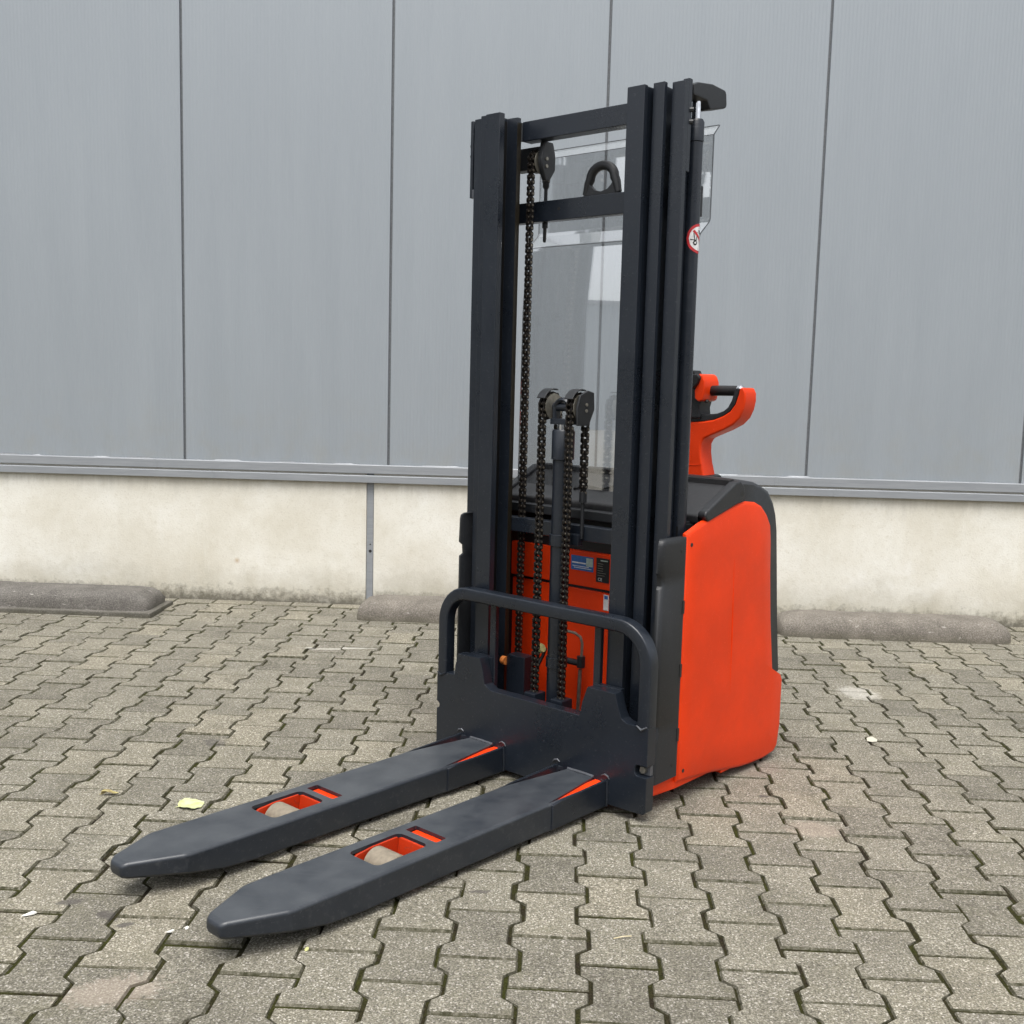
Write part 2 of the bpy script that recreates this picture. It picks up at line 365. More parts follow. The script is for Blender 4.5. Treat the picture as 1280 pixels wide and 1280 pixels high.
fo = far.obj('distant_pavers', 'paverfar', bed, smooth=20); fo['kind'] = 'stuff'
at = fo.data.attributes.new('tint', 'FLOAT', 'POINT'); at.data.foreach_set('value', tints)
hv = [(PW/2+.0098, -.0975), (PW/2+.0098, -.0605), (PW/2-.0152, -.0395), (PW/2-.0152, -.003)]; hv = hv+[(-a, b) for a, b in hv[::-1]]
hm = MB().rings([[(a, b, -.03) for a, b in hv], [(a, b, -.0056) for a, b in hv], [(a*.95, -.05+(b+.05)*.93, 0) for a, b in hv]], caps=True); h0 = hm.obj('half_paver', 'paver', bed, smooth=20); k = 0
for i in range(-24, 19, 2):
    o = h0 if k == 0 else bpy.data.objects.new('half_paver', h0.data)
    if k: COL.objects.link(o); o.parent = bed
    o.location = (i*PW, 3.5, random.gauss(0, .0013)); k += 1
# straight edging course against the wall
em = MB().box(-.0975, .0975, -.047, .047, -.03, 0); e0 = em.obj('edge_stone', 'paver', bed, bevel=.004, seg=1); k = 0
x = -3.4
while x < 2.6:
    o = e0 if k == 0 else bpy.data.objects.new('edge_stone', e0.data)
    if k: COL.objects.link(o); o.parent = bed
    o.location = (x, 3.552, random.gauss(0, .0015)); o.rotation_euler.z = random.gauss(0, .008); k += 1; x += .2

# ------------------------------------------------------------------ warehouse wall
WY = 3.615
wh = empty('warehouse', (0, WY+.1, 0)); OW = (0, -(WY+.1), 0)
tag(wh, 'warehouse with silver grey metal panel cladding above a pale concrete plinth', 'building')
MB(OW).box(-8.3, 8.4, WY+.24, WY+6, -.08, 6.8).obj('core', 'joint', wh)
js = [-1.1135+5.0*k for k in (-1, 0, 1)]
xs = [-8.3]+js+[8.4]
for a, b in zip(xs[:-1], xs[1:]):
    MB(OW).box(a+(.018 if a > -8 else 0), b-(.018 if b < 8 else 0), WY, WY+.2, -.08, .69).obj('plinth_panel', 'conc', wh, bevel=.006, seg=2)
for x in js:
    o = MB(OW).box(x-.0165, x+.0165, WY+.006, WY+.05, -.05, .66).obj('joint_profile', 'flash', wh)
    if abs(x+1.1135) < .1:
        MB(OW).tube([(x+.002, WY+.0055, .275), (x+.002, WY+.012, .275)], .008, 10).obj('screw_hole', 'blackp', o)
        MB(OW).tube([(x+.002, WY+.0055, .31), (x+.002, WY+.012, .31)], .004, 8).obj('screw_hole', 'blackp', o)
P0, PP = .0215, 1.0455
for k in range(-8, 8):
    a, b = P0+k*PP, P0+(k+1)*PP
    MB(OW).box(a+.0058, b-.0058, WY+.008, WY+.12, .66, 6.6).obj('cladding_panel', 'clad', wh, bevel=.004, seg=2)
    MB(OW).box(a-.012, a+.012, WY+.021, WY+.1, .66, 6.6).obj('joint_strip', 'joint', wh)
def runs(splits, prof, name):
    for a, b in zip(splits[:-1], splits[1:]):
        mb = MB(OW); mb.prism(prof, 'x', a+.0012, b-.0012); o = mb.obj(name, 'flash', wh, bevel=.0015, seg=1)
        lap = MB(OW); lap.prism([(p[0]-.0022, p[1]) for p in prof], 'x', a-.004, a+.010); lap.obj('overlap_seam', 'flash', o, bevel=.001, seg=1)
runs([-2.221+3.137*k for k in range(-2, 5)][0:6], [(WY+.004, .7190), (WY-.013, .7160), (WY-.013, .674), (WY+.004, .674)], 'sill_flashing')
runs([-1.919+3.125*k for k in range(-2, 4)], [(WY+.001, .6655), (WY-.026, .6635), (WY-.026, .628), (WY-.022, .628), (WY-.018, .655), (WY+.001, .655)], 'drip_flashing')
for k in range(26):   # crumbs of old sealant along the sill
    x = random.uniform(-3.1, 2.2); l = random.uniform(.02, .16); h = random.uniform(.002, .006)
    MB(OW).add([(x, WY+.004, .7192), (x+l, WY+.004, .7192), (x+l*.9, WY+.005, .7192+h), (x+l*.1, WY+.005, .7192+h*.7), (x+l*.5, WY-.002, .7180)], [(0, 4, 3), (4, 2, 3), (4, 1, 2)]).obj('sealant_edge', random.choice(['joint', 'flash']), wh)
MB(OW).box(-8.3, 8.4, WY-.03, WY+6, 6.6, 6.85).obj('roof_edge', 'flash', wh, bevel=.01)

wg = MB(OW).box(-40, -14, -1.37, WY+6, -.08, 8.5).obj('side_wing', 'clad', wh)
ob = empty('sky_block_hall', (4, -19, 0)); tag(ob, 'unseen grey hall added behind the camera to block low sky', 'building')  # hall with doors added out of view to hold back low sky light
OB = (-4, 19, 0)
MB(OB).box(-24, 34, -30, -19, -.08, 6.5).obj('wall', 'clad', ob); MB(OB).box(-24.2, 34.2, -30.2, -18.8, 6.5, 6.9).obj('roof_edge', 'flash', ob)
for k in range(6): MB(OB).box(-18+8*k, -14+8*k, -19.02, -18.9, -.08, 4.2).obj('roller_door', 'flash', ob)

dh = empty('distant_hall', (-70, -14, 0)); tag(dh, 'low grey hall far off beyond the left end of the yard', 'building')
MB((70, 14, 0)).box(-80, -60, -32, 2, -.08, 9.2).obj('wall', 'clad', dh); MB((70, 14, 0)).box(-80.2, -59.8, -32.2, 2.2, 9.2, 9.6).obj('roof_edge', 'flash', dh)

# ------------------------------------------------------------------ wheel stops
def wheel_stop(x0, x1, y0, y1, h, mat, label, base=False):
    cx, cyy = (x0+x1)/2, (y0+y1)/2
    t = empty('wheel_stop', (cx, cyy, 0)); tag(t, label, 'wheel stop', 'concrete wheel stops along the wall')
    mb = MB(); rs = []; L = (x1-x0)/2; W = (y1-y0)/2; n = 14
    st = [(-L, .0), (-L, .55), (-L+.012, .72), (-L+.035, .86), (-L+.07, .95), (-L+.11, 1)]
    if base: st = [(-L, .0), (-L, .60), (-L+.02, .80), (-L+.06, .96), (-L+.10, 1)]
    xs = st+[(-L*.6+L*1.2*i/12, 1) for i in range(13)]+[(-a, b) for a, b in st[::-1]]
    for q, (xx, f) in enumerate(xs):
        r = []
        for i in range(n+1):
            a = math.pi*i/n; e = .62 if not base else .45
            c, s_ = math.cos(a), math.sin(a)
            yy = math.copysign(abs(c)**e, c)*W*(1-.55*(1-f)**1.3); zz = abs(s_)**e*h*f
            j = 0 if i in (0, n) else .0016
            r.append((xx+random.gauss(0, .0006), yy+random.gauss(0, j), (zz+random.gauss(0, j) if 0 < i < n else -.02)))
        rs.append(r)
    mb.rings(rs); mb.obj('concrete_body', mat, t, smooth=60)
    if base:
        b = MB(); b.box(-L-.02, L+.03, -W-.03, W+.01, -.02, .022); b.obj('base_slab', mat, t, bevel=.008)
    return t
wheel_stop(.905, 1.965, 3.20, 3.44, .100, 'stop', 'brown grey concrete wheel stop on the right behind the orange truck body')
wheel_stop(-1.105, -.05, 3.22, 3.46, .100, 'stop', 'brown grey concrete wheel stop partly hidden by the mast, under the wall joint')
wheel_stop(-3.16, -2.10, 3.16, 3.43, .105, 'stopdark', 'dark weathered concrete wheel stop on a flat slab at the left edge', True)

# ------------------------------------------------------------------ pallet stacker
ANG = R(51.2)
O = Vector((-.96907, .25430, 0)); ex = Vector((math.cos(ANG), math.sin(ANG), 0)); ey = Vector((-math.sin(ANG), math.cos(ANG), 0))
YC = -.0275
T = empty('pallet_stacker', O+ex*1.2+ey*YC, ANG)
tag(T, 'orange and dark grey electric pallet stacker with tall mast and two long forks', 'forklift')
OS = (-1.2, -YC, 0)
def S(): return MB(OS)
def sub(a, b):      # boolean difference, applied
    md = a.modifiers.new('b', 'BOOLEAN'); md.operation = 'DIFFERENCE'; md.object = b; md.solver = 'EXACT'
    dg = bpy.context.evaluated_depsgraph_get(); dg.update()
    me = bpy.data.meshes.new_from_object(a.evaluated_get(dg)); a.modifiers.clear(); old = a.data; a.data = me; bpy.data.meshes.remove(old)
    bpy.data.objects.remove(b)
# --- forks with rollers
for c0, slope in ((-.2, -.0105), (.1765, -.0125)):
    def cyf(x): return c0+slope*(x-.15)
    st = [(.016, .018, .058, .074), (.020, .026, .052, .081), (.031, .033, .049, .0865), (.138, .0805, .0405, .088), (.152, .0835, .0375, .088), (.24, .0842, .021, .088), (.33, .085, .016, .088), (.60, .085, .015, .088), (.93, .0855, .013, .089), (.945, .0875, .013, .089), (1.182, .0875, .013, .089)]
    rs = []
    for x, hw, zb, zt in st:
        c = cyf(x); ch = min(.011, hw*.4)
        ch = min(.009, hw*.4); half = [(hw-.006, zb), (hw, zb+.006), (hw, zt-ch), (hw-ch*.13, zt-ch*.5), (hw-ch*.5, zt-ch*.13), (hw-ch, zt)]
        rs.append([(x, c+a, b) for a, b in half]+[(x, c-a, b) for a, b in half[::-1]])
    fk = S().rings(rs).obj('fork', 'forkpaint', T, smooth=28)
    fk['label'] = 'dark grey steel fork with tapered tip, nearer to the camera' if c0 < 0 else 'dark grey steel fork with tapered tip, farther from the camera'
    def cut(mb): sub(fk, mb.obj('cutter', 'metal', T))
    cut(S().prism([(.30, cyf(.3)-.076), (1.3, cyf(1.3)-.078), (1.3, cyf(1.3)+.078), (.30, cyf(.3)+.076)], 'z', -.1, .079))
    c = cyf(.48)
    rr_ = lambda x0, x1, y0, y1, r: arc(x1-r, y1-r, r, 0, 90, 4)+arc(x0+r, y1-r, r, 90, 180, 4)+arc(x0+r, y0+r, r, 180, 270, 4)+arc(x1-r, y0+r, r, 270, 360, 4)
    cut(S().prism(rr_(.398, .556, c-.05, c+.05, .016), 'z', .05, .12))
    cut(S().prism(rr_(.578, .612, c-.052, c+.052, .004), 'z', .05, .12))
    for s_ in (-1, 1):
        h = 1.175
        cut(S().prism([(.945, cyf(.945)+s_*.0805), (h, cyf(h)+s_*.0825), (h+.01, cyf(h)+s_*.043)], 'z', .05, .12))
    for q in fk.data.polygons: q.use_smooth = True
    fk.data.set_sharp_from_angle(angle=R(33)); wn(fk)
    # side gussets at the heel and weld beads
    for s_ in (-1, 1):
        yo = cyf(1.06)+s_*.0865
        S().prism([(.95, .018), (.95, .084), (.985, .0885), (1.182, .0925), (1.182, .018)], 'y', yo-.0035, yo+.0035).obj('heel_gusset', 'metal', fk, bevel=.002, seg=1)
        w_ = S(); w_.tube([(1.178, yo-.014*s_, .101), (1.1790, yo-.004*s_, .106), (1.178, yo+.007*s_, .103), (1.178, yo+.012*s_, .096)], [.0012, .0026, .0026, .0012], 8); w_.obj('weld_bead', 'weld', fk)
        w_ = S(); w_.tube([(1.178, yo+.005*s_, .090), (1.1775, yo+.007*s_, .06), (1.178, yo+.006*s_, .02)], [.003, .0045, .003], 8); w_.obj('weld_bead', 'metal', fk)
    w_ = S(); w_.tube([(1.178, cyf(1.18)-.045, .090), (1.177, cyf(1.18), .0915), (1.178, cyf(1.18)+.045, .090)], .004, 8); w_.obj('weld_bead', 'weld', fk)
    # support leg and load roller
    leg = S().box(.565, 1.0, c-.056, c+.052, .030, .078).box(.93, 1.55, cyf(1.2)-.0755, cyf(1.2)-.046, .030, .0835).box(.94, 1.55, cyf(1.2)-.04, cyf(1.2)+.065, .030, .066).obj('support_leg', 'orange', T, bevel=.004)
    for s_ in (-1, 1):
        yy = c+s_*.051
        S().prism([(.40, .035), (.403, .060), (.425, .076), (.47, .081), (.58, .081), (.58, .030), (.42, .028)], 'y', yy-.004, yy+.004).obj('roller_cheek', 'orangeshade', leg, bevel=.0015, seg=1)
    S().prism([(.545, .03), (.552, .08), (.59, .08), (.59, .03)], 'y', c-.047, c+.047).obj('roller_bracket', 'orangeshade', leg, bevel=.003)
    rl = MB(OS); prof = [(-.0415, .010), (-.0415, .034), (-.038, .0405), (.038, .0405), (.0415, .034), (.0415, .010)]; n = 28
    rl.rings([[(.472+r*math.cos(2*math.pi*i/n), c+y, .043+r*math.sin(2*math.pi*i/n)) for i in range(n)] for y, r in prof]); ro = rl.obj('load_roller', 'roller', leg, smooth=40)
    S().tube([(.472, c-.046, .043), (.472, c-.0405, .043)], .037, 24).obj('roller_disc', 'yellowed', ro)
    S().tube([(.472, c-.05, .043), (.472, c+.05, .043)], .011, 12).obj('axle', 'steel', ro)
# --- fork carriage plate with U cut-out, and hoop
XF, XB = 1.180, 1.216
pl = [(.357, .028), (.357, .150)]+[(.357-.012*math.sin(R(a)), .160-.011*math.cos(R(a))) for a in (20, 60, 90, 120, 160)]+[(.357, .17), (.357, .262),
      (.318, .262), (.318, .268), (.283, .268), (.281, .295), (.270, .335), (.180, .338), (.166, .30), (.158, .262), (.135, .249), (-.198, .249), (-.206, .29), (-.222, .334), (-.316, .334), (-.330, .29), (-.340, .270), (-.356, .262), (-.388, .262), (-.426, .262),
      (-.426, .158), (-.393, .158), (-.388, .150), (-.388, .136), (-.393, .128), (-.426, .128), (-.426, .034), (-.418, .026), (-.30, .024), (.345, .022)]
car = S().prism(pl, 'x', XF, XB).obj('fork_carriage', 'metal', T, bevel=.0035, seg=2)
S().tube([(XF+.012, -.404, .143), (XF+.03, -.404, .143)], .010, 6).obj('bolt', 'steel', car, bevel=.001)
S().box(XF+.02, XF+.032, -.424, -.39, .13, .156).obj('bolt_seat', 'weld', car)
hp = [(.338, .255)]+[(.338, .40)]+arc(.243, .4255, .095, 0, 90, 10)+[(a, .5205) for a in (.12, 0, -.15)]+arc(-.312, .4255, .095, 90, 180, 10)+[(-.407, .34), (-.407, .255)]
def bar_sweep(path, hw, x0, x1, r=.005):
    rs = []
    for i, p in enumerate(path):
        a = Vector(path[max(i-1, 0)]); b = Vector(path[min(i+1, len(path)-1)]); t = (b-a).normalized(); nn = Vector((-t.y, t.x)); p = Vector(p)
        sec = [(x0+r, -hw), (x1-r, -hw), (x1, -hw+r), (x1, hw-r), (x1-r, hw), (x0+r, hw), (x0, hw-r), (x0, -hw+r)]
        rs.append([(xx, p.x+nn.x*o_, p.y+nn.y*o_) for xx, o_ in sec])
    return rs
S().rings(bar_sweep(hp, .0185, XF-.001, XB+.004)).obj('guard_hoop', 'metal', car, smooth=48); wn(car.children[-1])
for yy, zz in ((-.405, .262), (.338, .262)):
    S().tube([(XF-.001, yy-.017, zz+.004), (XF-.003, yy, zz-.006), (XF-.001, yy+.016, zz+.002)], [.002, .0035, .002], 8).obj('weld_bead', 'weld' if yy < 0 else 'metal', car)
# carriage uprights (roller plates) behind the shoulders and chain anchors
for s_ in (-1, 1):
    yy = YC+s_*.235
    S().box(XB, 1.237, yy-.045, yy+.045, .05, .336).obj('carriage_upright', 'metal', car, bevel=.003)
    S().box(1.219, 1.236, yy-s_*.052, yy-s_*.030, .10, .50).obj('roller_plate', 'metal', car, bevel=.002, seg=1)
for yy in (.031, -.069):
    S().box(1.236, 1.286, yy-.022, yy+.022, .205, .252).obj('chain_anchor', 'metal', car, bevel=.004)
S().box(XB, 1.30, -.23, .175, .06, .205).obj('carriage_beam', 'plastic', car, bevel=.004)
# --- mast profiles
SIDE = ((1, 'farther'), (-1, 'nearer')); YM = -.018
for s_, _ in SIDE:
    def yb(a, b): return sorted((YM+s_*a, YM+s_*b))
    def prof(name, polys, z0, z1):
        mb = S()
        mb.prism([(x, YM+s_*(y+.009)) for x, y in polys], 'z', z0, z1)
        return mb.obj(name, 'metal', T, bevel=.0022, seg=2)
    prof('inner_mast_profile', [(1.240, .213), (1.240, .268), (1.255, .268), (1.258, .262), (1.314, .266), (1.316, .270), (1.333, .270), (1.333, .213), (1.317, .213), (1.314, .250), (1.266, .250), (1.262, .213)], .06, 1.915)
    prof('middle_mast_profile', [(1.2655, .276), (1.2655, .311), (1.280, .311), (1.283, .290), (1.360, .286), (1.362, .300), (1.377, .300), (1.377, .274)], .05, 1.921)
    ou = prof('outer_mast_profile', [(1.289, .318), (1.289, .3585), (1.307, .3585), (1.309, .328), (1.362, .328), (1.362, .316)], .045, 1.922)
    S().box(1.268, 1.312, *yb(.2580, .2592), .06, 1.905).obj('grease_shade_film', 'grease', T.children[-3])
    S().box(1.3165, 1.3335, *yb(.2212, .2221), .06, 1.90).obj('grease_streak', 'greasey', T.children[-3])
    # guide strip with screws at the head
    gs = S().box(1.3085, 1.325, *(yb(.347, .366) if s_ < 0 else yb(.391, .402)), 1.70, 1.925 if s_ > 0 else 1.931).obj('guide_strip', 'metal', T, bevel=.002)
    for zz in (1.825, 1.855):
        S().tube([(1.3165, YM+s_*(.359 if s_ < 0 else .401), zz), (1.325, YM+s_*(.371 if s_ < 0 else .410), zz)], .0065, 8).obj('screw', 'plastic', gs)
    S().box(1.3085, 1.318, *yb(.339, .3475 if s_ < 0 else .392), 1.70, 1.725).obj('strip_foot', 'weld', gs, bevel=.002)
    # lift cylinder
    yc = YM+s_*.341; xc = 1.385
    cl = S().tube([(xc, yc, .12), (xc, yc, 1.787)], .0210, 24).obj('lift_cylinder', 'metal', T)
    S().tube([(xc, yc, 1.789), (xc, yc, 1.838), (xc, yc, 1.845)], [.0225, .0225, .019], 24).obj('cylinder_head', 'metal', cl)
    S().tube([(xc, yc, 1.84), (xc, yc, 1.905)], .0125, 18).obj('piston_rod', 'chrome', cl)
    y0 = YM+s_*.343
    S().prism([(1.330, 1.921), (1.352, 1.930), (1.42, 1.939), (1.482, 1.936), (1.490, 1.930), (1.495, 1.897), (1.488, 1.890), (1.412, 1.872), (1.395, 1.892), (1.330, 1.894)], 'y', y0-.024, y0+.024).obj('rod_arm', 'plastic', cl, bevel=.005)
    S().box(1.400, 1.416, *yb(.326, .354), 1.60, 1.68).obj('pipe_clip', 'plastic', cl, bevel=.003)
# --- cross members
for nm, x0, x1, y0, y1, z0, z1 in (('mast_crossbar', 1.350, 1.392, -.27, .215, 1.852, 1.909), ('mast_crossbar', 1.408, 1.438, -.345, .29, 1.628, 1.688), ('mast_crossbar', 1.336, 1.372, -.345, .29, .703, .746), ('mast_crossbar', 1.33, 1.40, -.345, .29, .05, .12)):
    b = S().box(x0, x1, y0, y1, z0, z1).obj(nm, 'metal', T, bevel=.003)
    if z0 > 1.6 and z0 < 1.7:
        S().tube([(x0-.0008, .115, 1.661), (x0+.004, .115, 1.661)], .005, 10).obj('screw_hole', 'blackp', b)
        # lifting eye
        cyE, xm = YC-.003, 1.423
        ep = [(cyE+.066, .030), (cyE-.066, .030)]
        rs = []
        path = [(cyE+.058, 1.692), (cyE+.050, 1.722)]+[(cyE+.043*math.cos(R(a)), 1.735+.036*math.sin(R(a))) for a in range(0, 181, 15)]+[(cyE-.050, 1.722), (cyE-.058, 1.692)]
        ey_ = S().tube([(xm, a, z) for a, z in path], [.010, .0125]+[.0135]*13+[.0125, .010], 12).obj('lifting_eye', 'plastic', T, smooth=60)
        S().prism([(cyE+.062, 1.688), (cyE+.055, 1.712), (cyE+.046, 1.730), (cyE+.036, 1.715), (cyE+.022, 1.703), (cyE, 1.698), (cyE-.022, 1.703), (cyE-.036, 1.715), (cyE-.046, 1.730), (cyE-.055, 1.712), (cyE-.062, 1.688)], 'x', xm-.008, xm+.008).obj('eye_plate', 'plastic', ey_, bevel=.002)
# --- leaf chains
def chain(name, pts, parent, w=.024, pitch=.0165):
    """pts: polyline in local x,y,z (y constant)"""
    P_ = [Vector(p) for p in pts]; L = [0]
    for a, b in zip(P_[:-1], P_[1:]): L.append(L[-1]+(b-a).length)
    def at_(d):
        for i in range(len(P_)-1):
            if d <= L[i+1] or i == len(P_)-2:
                t = (d-L[i])/(L[i+1]-L[i]); return P_[i].lerp(P_[i+1], t), (P_[i+1]-P_[i]).normalized()
    mb = S(); pn = S(); n = int(L[-1]/pitch)
    for i in range(n+1):
        p, t = at_(min(i*pitch, L[-1]-1e-5)); y = Vector((0, 1, 0)); nn = t.cross(y)
        pn.tube([p-y*(w*.5), p+y*(w*.5)], .0034, 8)
        if i == n: break
        q, t = at_(min((i+.5)*pitch, L[-1]-1e-5)); nn = t.cross(y)
        offs = (-.38, .38) if i % 2 else (-.20, .20)
        th = .0014
        for o_ in offs:
            c = q+y*(o_*w); hl, hh = pitch*.5+.0062, .0068
            sec = [(-hl, -hh*.5), (-hl+.003, -hh), (-.004, -hh), (0, -hh*.72), (.004, -hh), (hl-.003, -hh), (hl, -hh*.5), (hl, hh*.5), (hl-.003, hh), (.004, hh), (0, hh*.72), (-.004, hh), (-hl+.003, hh), (-hl, hh*.5)]
            mb.rings([[c+t*a+nn*b+y*e for a, b in sec] for e in (-th, th)])
    o = mb.obj(name, 'chain', parent, smooth=30); pn.obj('pins', 'pin', o, smooth=50)
    return o
def wrap(x, y, z, r, n=8): return [(x-r*math.cos(math.pi*i/n), y, z+r*math.sin(math.pi*i/n)) for i in range(n+1)]
xp, rp = 1.295, .036
for yy in (.031, -.069):
    chain('lift_chain', [(xp-rp, yy, .235)]+wrap(xp, yy, 1.085, rp)+[(xp+rp, yy, .83)], T)
    S().tube([(xp+rp, yy, .845), (xp+rp, yy, .815)], .011, 10).tube([(xp+rp, yy, .82), (xp+rp, yy, .71)], .0055, 10).obj('anchor_bolt', 'plastic', T)
xa, ra = 1.395, .035
for yy in (.185, -.240):
    chain('mast_chain', [(xa-ra, yy, .30)]+wrap(xa, yy, 1.795, ra)+[(xa+ra, yy, 1.745)], T, .022)
    S().tube([(xa+ra, yy, 1.752), (xa+ra, yy, 1.732), (xa+ra, yy, 1.725)], [.010, .010, .006], 8).tube([(xa+ra, yy, 1.73), (xa+ra, yy, 1.575), (xa+ra, yy, 1.570)], [.0055, .0055, .003], 10).tube([(xa+ra, yy, 1.627), (xa+ra, yy, 1.612)], .0095, 6).obj('anchor_bolt', 'plastic', T)
    pu = S().tube([(xa, yy-.012, 1.795), (xa, yy+.012, 1.795)], ra-.006, 24).obj('chain_pulley', 'chain', T)
    S().tube([(xa, yy-.016, 1.795), (xa, yy-.013, 1.795)], ra+.001, 24).obj('flange', 'steel', pu)
    S().prism([(xa-.022, 1.772), (xa-.030, 1.80), (xa-.018, 1.853), (xa+.022, 1.853), (xa+.034, 1.815), (xa+.034, 1.775), (xa+.010, 1.742), (xa-.008, 1.742)], 'y', yy-.036, yy-.018).obj('pulley_bracket', 'plastic', pu, bevel=.004)
    for zz in (1.782, 1.803): S().tube([(xa-.008, yy-.036, zz), (xa-.008, yy-.039, zz)], .0052, 8).obj('bolt', 'steel', pu)
    S().box(xa-.018, xa+.02, yy-.02, yy+(.085 if yy > 0 else .045), 1.775, 1.84).obj('pulley_mount', 'plastic', pu, bevel=.004)
# --- free lift cylinder with twin pulleys
yc = YC+.008
cl = S().tube([(xp, yc, .12), (xp, yc, .935)], .0275, 28).obj('lift_cylinder', 'metal', T)
S().tube([(xp, yc, .937), (xp, yc, 1.016), (xp, yc, 1.021)], [.0330, .0330, .030], 28).obj('cylinder_head', 'metal', cl)
S().tube([(xp, yc, 1.02), (xp, yc, 1.04)], .018, 20).obj('piston_rod', 'chrome', cl)
S().tube([(xp, yc, .688), (xp, yc, .722)], .0325, 28).obj('clamp_ring', 'metal', cl, bevel=.002)
S().tube([(xp, yc, .330), (xp, yc, .362)], .0315, 28).obj('clamp_ring', 'metal', cl, bevel=.002)
S().box(xp+.02, 1.336, yc-.05, yc+.05, .690, .722).obj('clamp_bracket', 'metal', cl, bevel=.002)
yk = S(); yk.box(xp-.02, xp+.02, yc-.034, yc+.034, 1.036, 1.052)
yk.rings(bar_sweep([(yc+.028, 1.045), (yc+.028, 1.075)]+arc(yc, 1.078, .028, 0, 180, 10)+[(yc-.028, 1.075), (yc-.028, 1.045)], .006, xp-.016, xp+.016)); yk.obj('yoke', 'metal', cl, bevel=.002)
for yy in (.031, -.069):
    pu = S().tube([(xp, yy-.011, 1.085), (xp, yy+.011, 1.085)], rp-.006, 24).obj('chain_pulley', 'chain', T)
    for s2 in (-1, 1): S().tube([(xp, yy+s2*.0125, 1.085), (xp, yy+s2*.0145, 1.085)], rp+.002, 24).obj('flange', 'steel' if s2 < 0 else 'chain', pu)
    S().tube([(xp, yc, 1.085), (xp, yy, 1.085)], .012, 12).obj('axle', 'metal', pu)
    # chain keeper strap
    rs = [[(xp-r*math.cos(R(a)), y, 1.085+r*math.sin(R(a))) for r, y in ((.049, yy-.015), (.049, yy+.015), (.0525, yy+.015), (.0525, yy-.015))] for a in range(28, 118, 10)]
    S().rings(rs).obj('chain_keeper', 'plastic', pu, bevel=.001, seg=1)
S().prism([(xp-.030, 1.035), (xp-.034, 1.085), (xp-.022, 1.120), (xp+.012, 1.134), (xp+.040, 1.128), (xp+.044, 1.08), (xp+.020, 1.035)], 'y', -.069-.026, -.069-.017).obj('keeper_plate', 'plastic', cl, bevel=.003)
for zz in (1.077, 1.094): S().tube([(xp+.004, -.095, zz), (xp+.004, -.0985, zz)], .0045, 8).obj('bolt', 'steel', cl)
# --- hydraulic pipe, valve box
pp = [(1.36, .018, .424), (1.37, .008, .421), (1.39, -.010, .414), (1.40, -.024, .402), (1.40, -.031, .385), (1.40, -.030, .335)]
S().tube(pp, .0045, 10).obj('hydraulic_pipe', 'steel', T)
S().tube([(1.40, -.0285, .345), (1.40, -.0285, .310)], .0135, 6).tube([(1.40, .03, .322), (1.40, -.028, .322)], .010, 10).obj('pipe_fitting', 'plastic', T, bevel=.001)
S().tube([(1.40, -.027, .305), (1.40, -.022, .12)], .0062, 12).obj('pipe_tail', 'steel', T)
S().box(1.300, 1.345, .108, .180, .12, .331).obj('valve_box', 'metal', T, bevel=.003)
S().tube([(1.30, .181, .309), (1.30, .196, .309), (1.30, .200, .309)], [.013, .013, .008], 14).obj('amber_cap', 'knob', T)
S().tube([(1.31, .06, .365), (1.31, .048, .372)], .014, 12).obj('cable_tag', 'lime', T)
S().tube([(1.31, .07, .30), (1.33, .06, .345), (1.33, .052, .365)], .005, 8).obj('hose', 'plastic', T)
# --- chassis front wall
S().box(1.462, 1.49, -.39, .335, .09, .80).obj('front_wall', 'plastic', T)
fp = S().box(1.455, 1.475, -.36, .30, .10, .535).obj('front_panel', 'orange', T, bevel=.004)
up_ = S().box(1.446, 1.475, -.36, .30, .545, .652).obj('upper_front_panel', 'orange', T, bevel=.004)
up_['label'] = 'orange upper cover strip carrying the blue label'
S().box(1.40, 1.461, -.36, .31, .755, .782).obj('front_ledge', 'plastic', T, bevel=.003)
xst = 1.4456
lb = S().box(xst-.0008, xst, .056, -.029, .593, .637).obj('blue_label', 'blue', up_)
x_ = xst-.0014
S().box(x_, xst-.0008, -.002, -.0265, .608, .633).obj('pale_square', 'pale', lb)
for y0, y1, z0, z1 in ((.052, .000, .6135, .6175), (.050, -.012, .6045, .6062), (.044, -.022, .5995, .6012)): S().box(x_, xst-.0008, y0, y1, z0, z1).obj('print_line', 'white', lb)
dp = S().box(xst-.001, xst, -.040, -.088, .567, .640).obj('data_plate', 'blackp', up_)
S().box(x_-.0004, xst-.001, -.056, -.082, .631, .634).obj('print_line', 'pale', dp)
for k_ in range(6): S().box(x_-.0004, xst-.001, -.046, -.046-.012-.02*random.random(), .622-.007*k_, .6232-.007*k_).obj('print_line', 'steel', dp)
tc = bpy.data.curves.new('mark', 'FONT'); tc.body = 'CE'; tc.size = .013; to = bpy.data.objects.new('mark', tc); COL.objects.link(to)
dg = bpy.context.evaluated_depsgraph_get(); tm = bpy.data.meshes.new_from_object(to.evaluated_get(dg)); bpy.data.objects.remove(to)
tm.transform(Matrix(((0, 0, 1, x_-.0006-1.2), (-1, 0, 0, -.048-YC), (0, 1, 0, .5715), (0, 0, 0, 1)))); tm.materials.append(M['white'])
to = bpy.data.objects.new('conformity_mark', tm); COL.objects.link(to); to.parent = dp
ws = S().box(1.4540, 1.4548, -.064, -.083, .483, .530).obj('white_sticker', 'white', fp); S().box(1.4534, 1.454, -.067, -.080, .517, .527).obj('print_line', 'blue', ws)
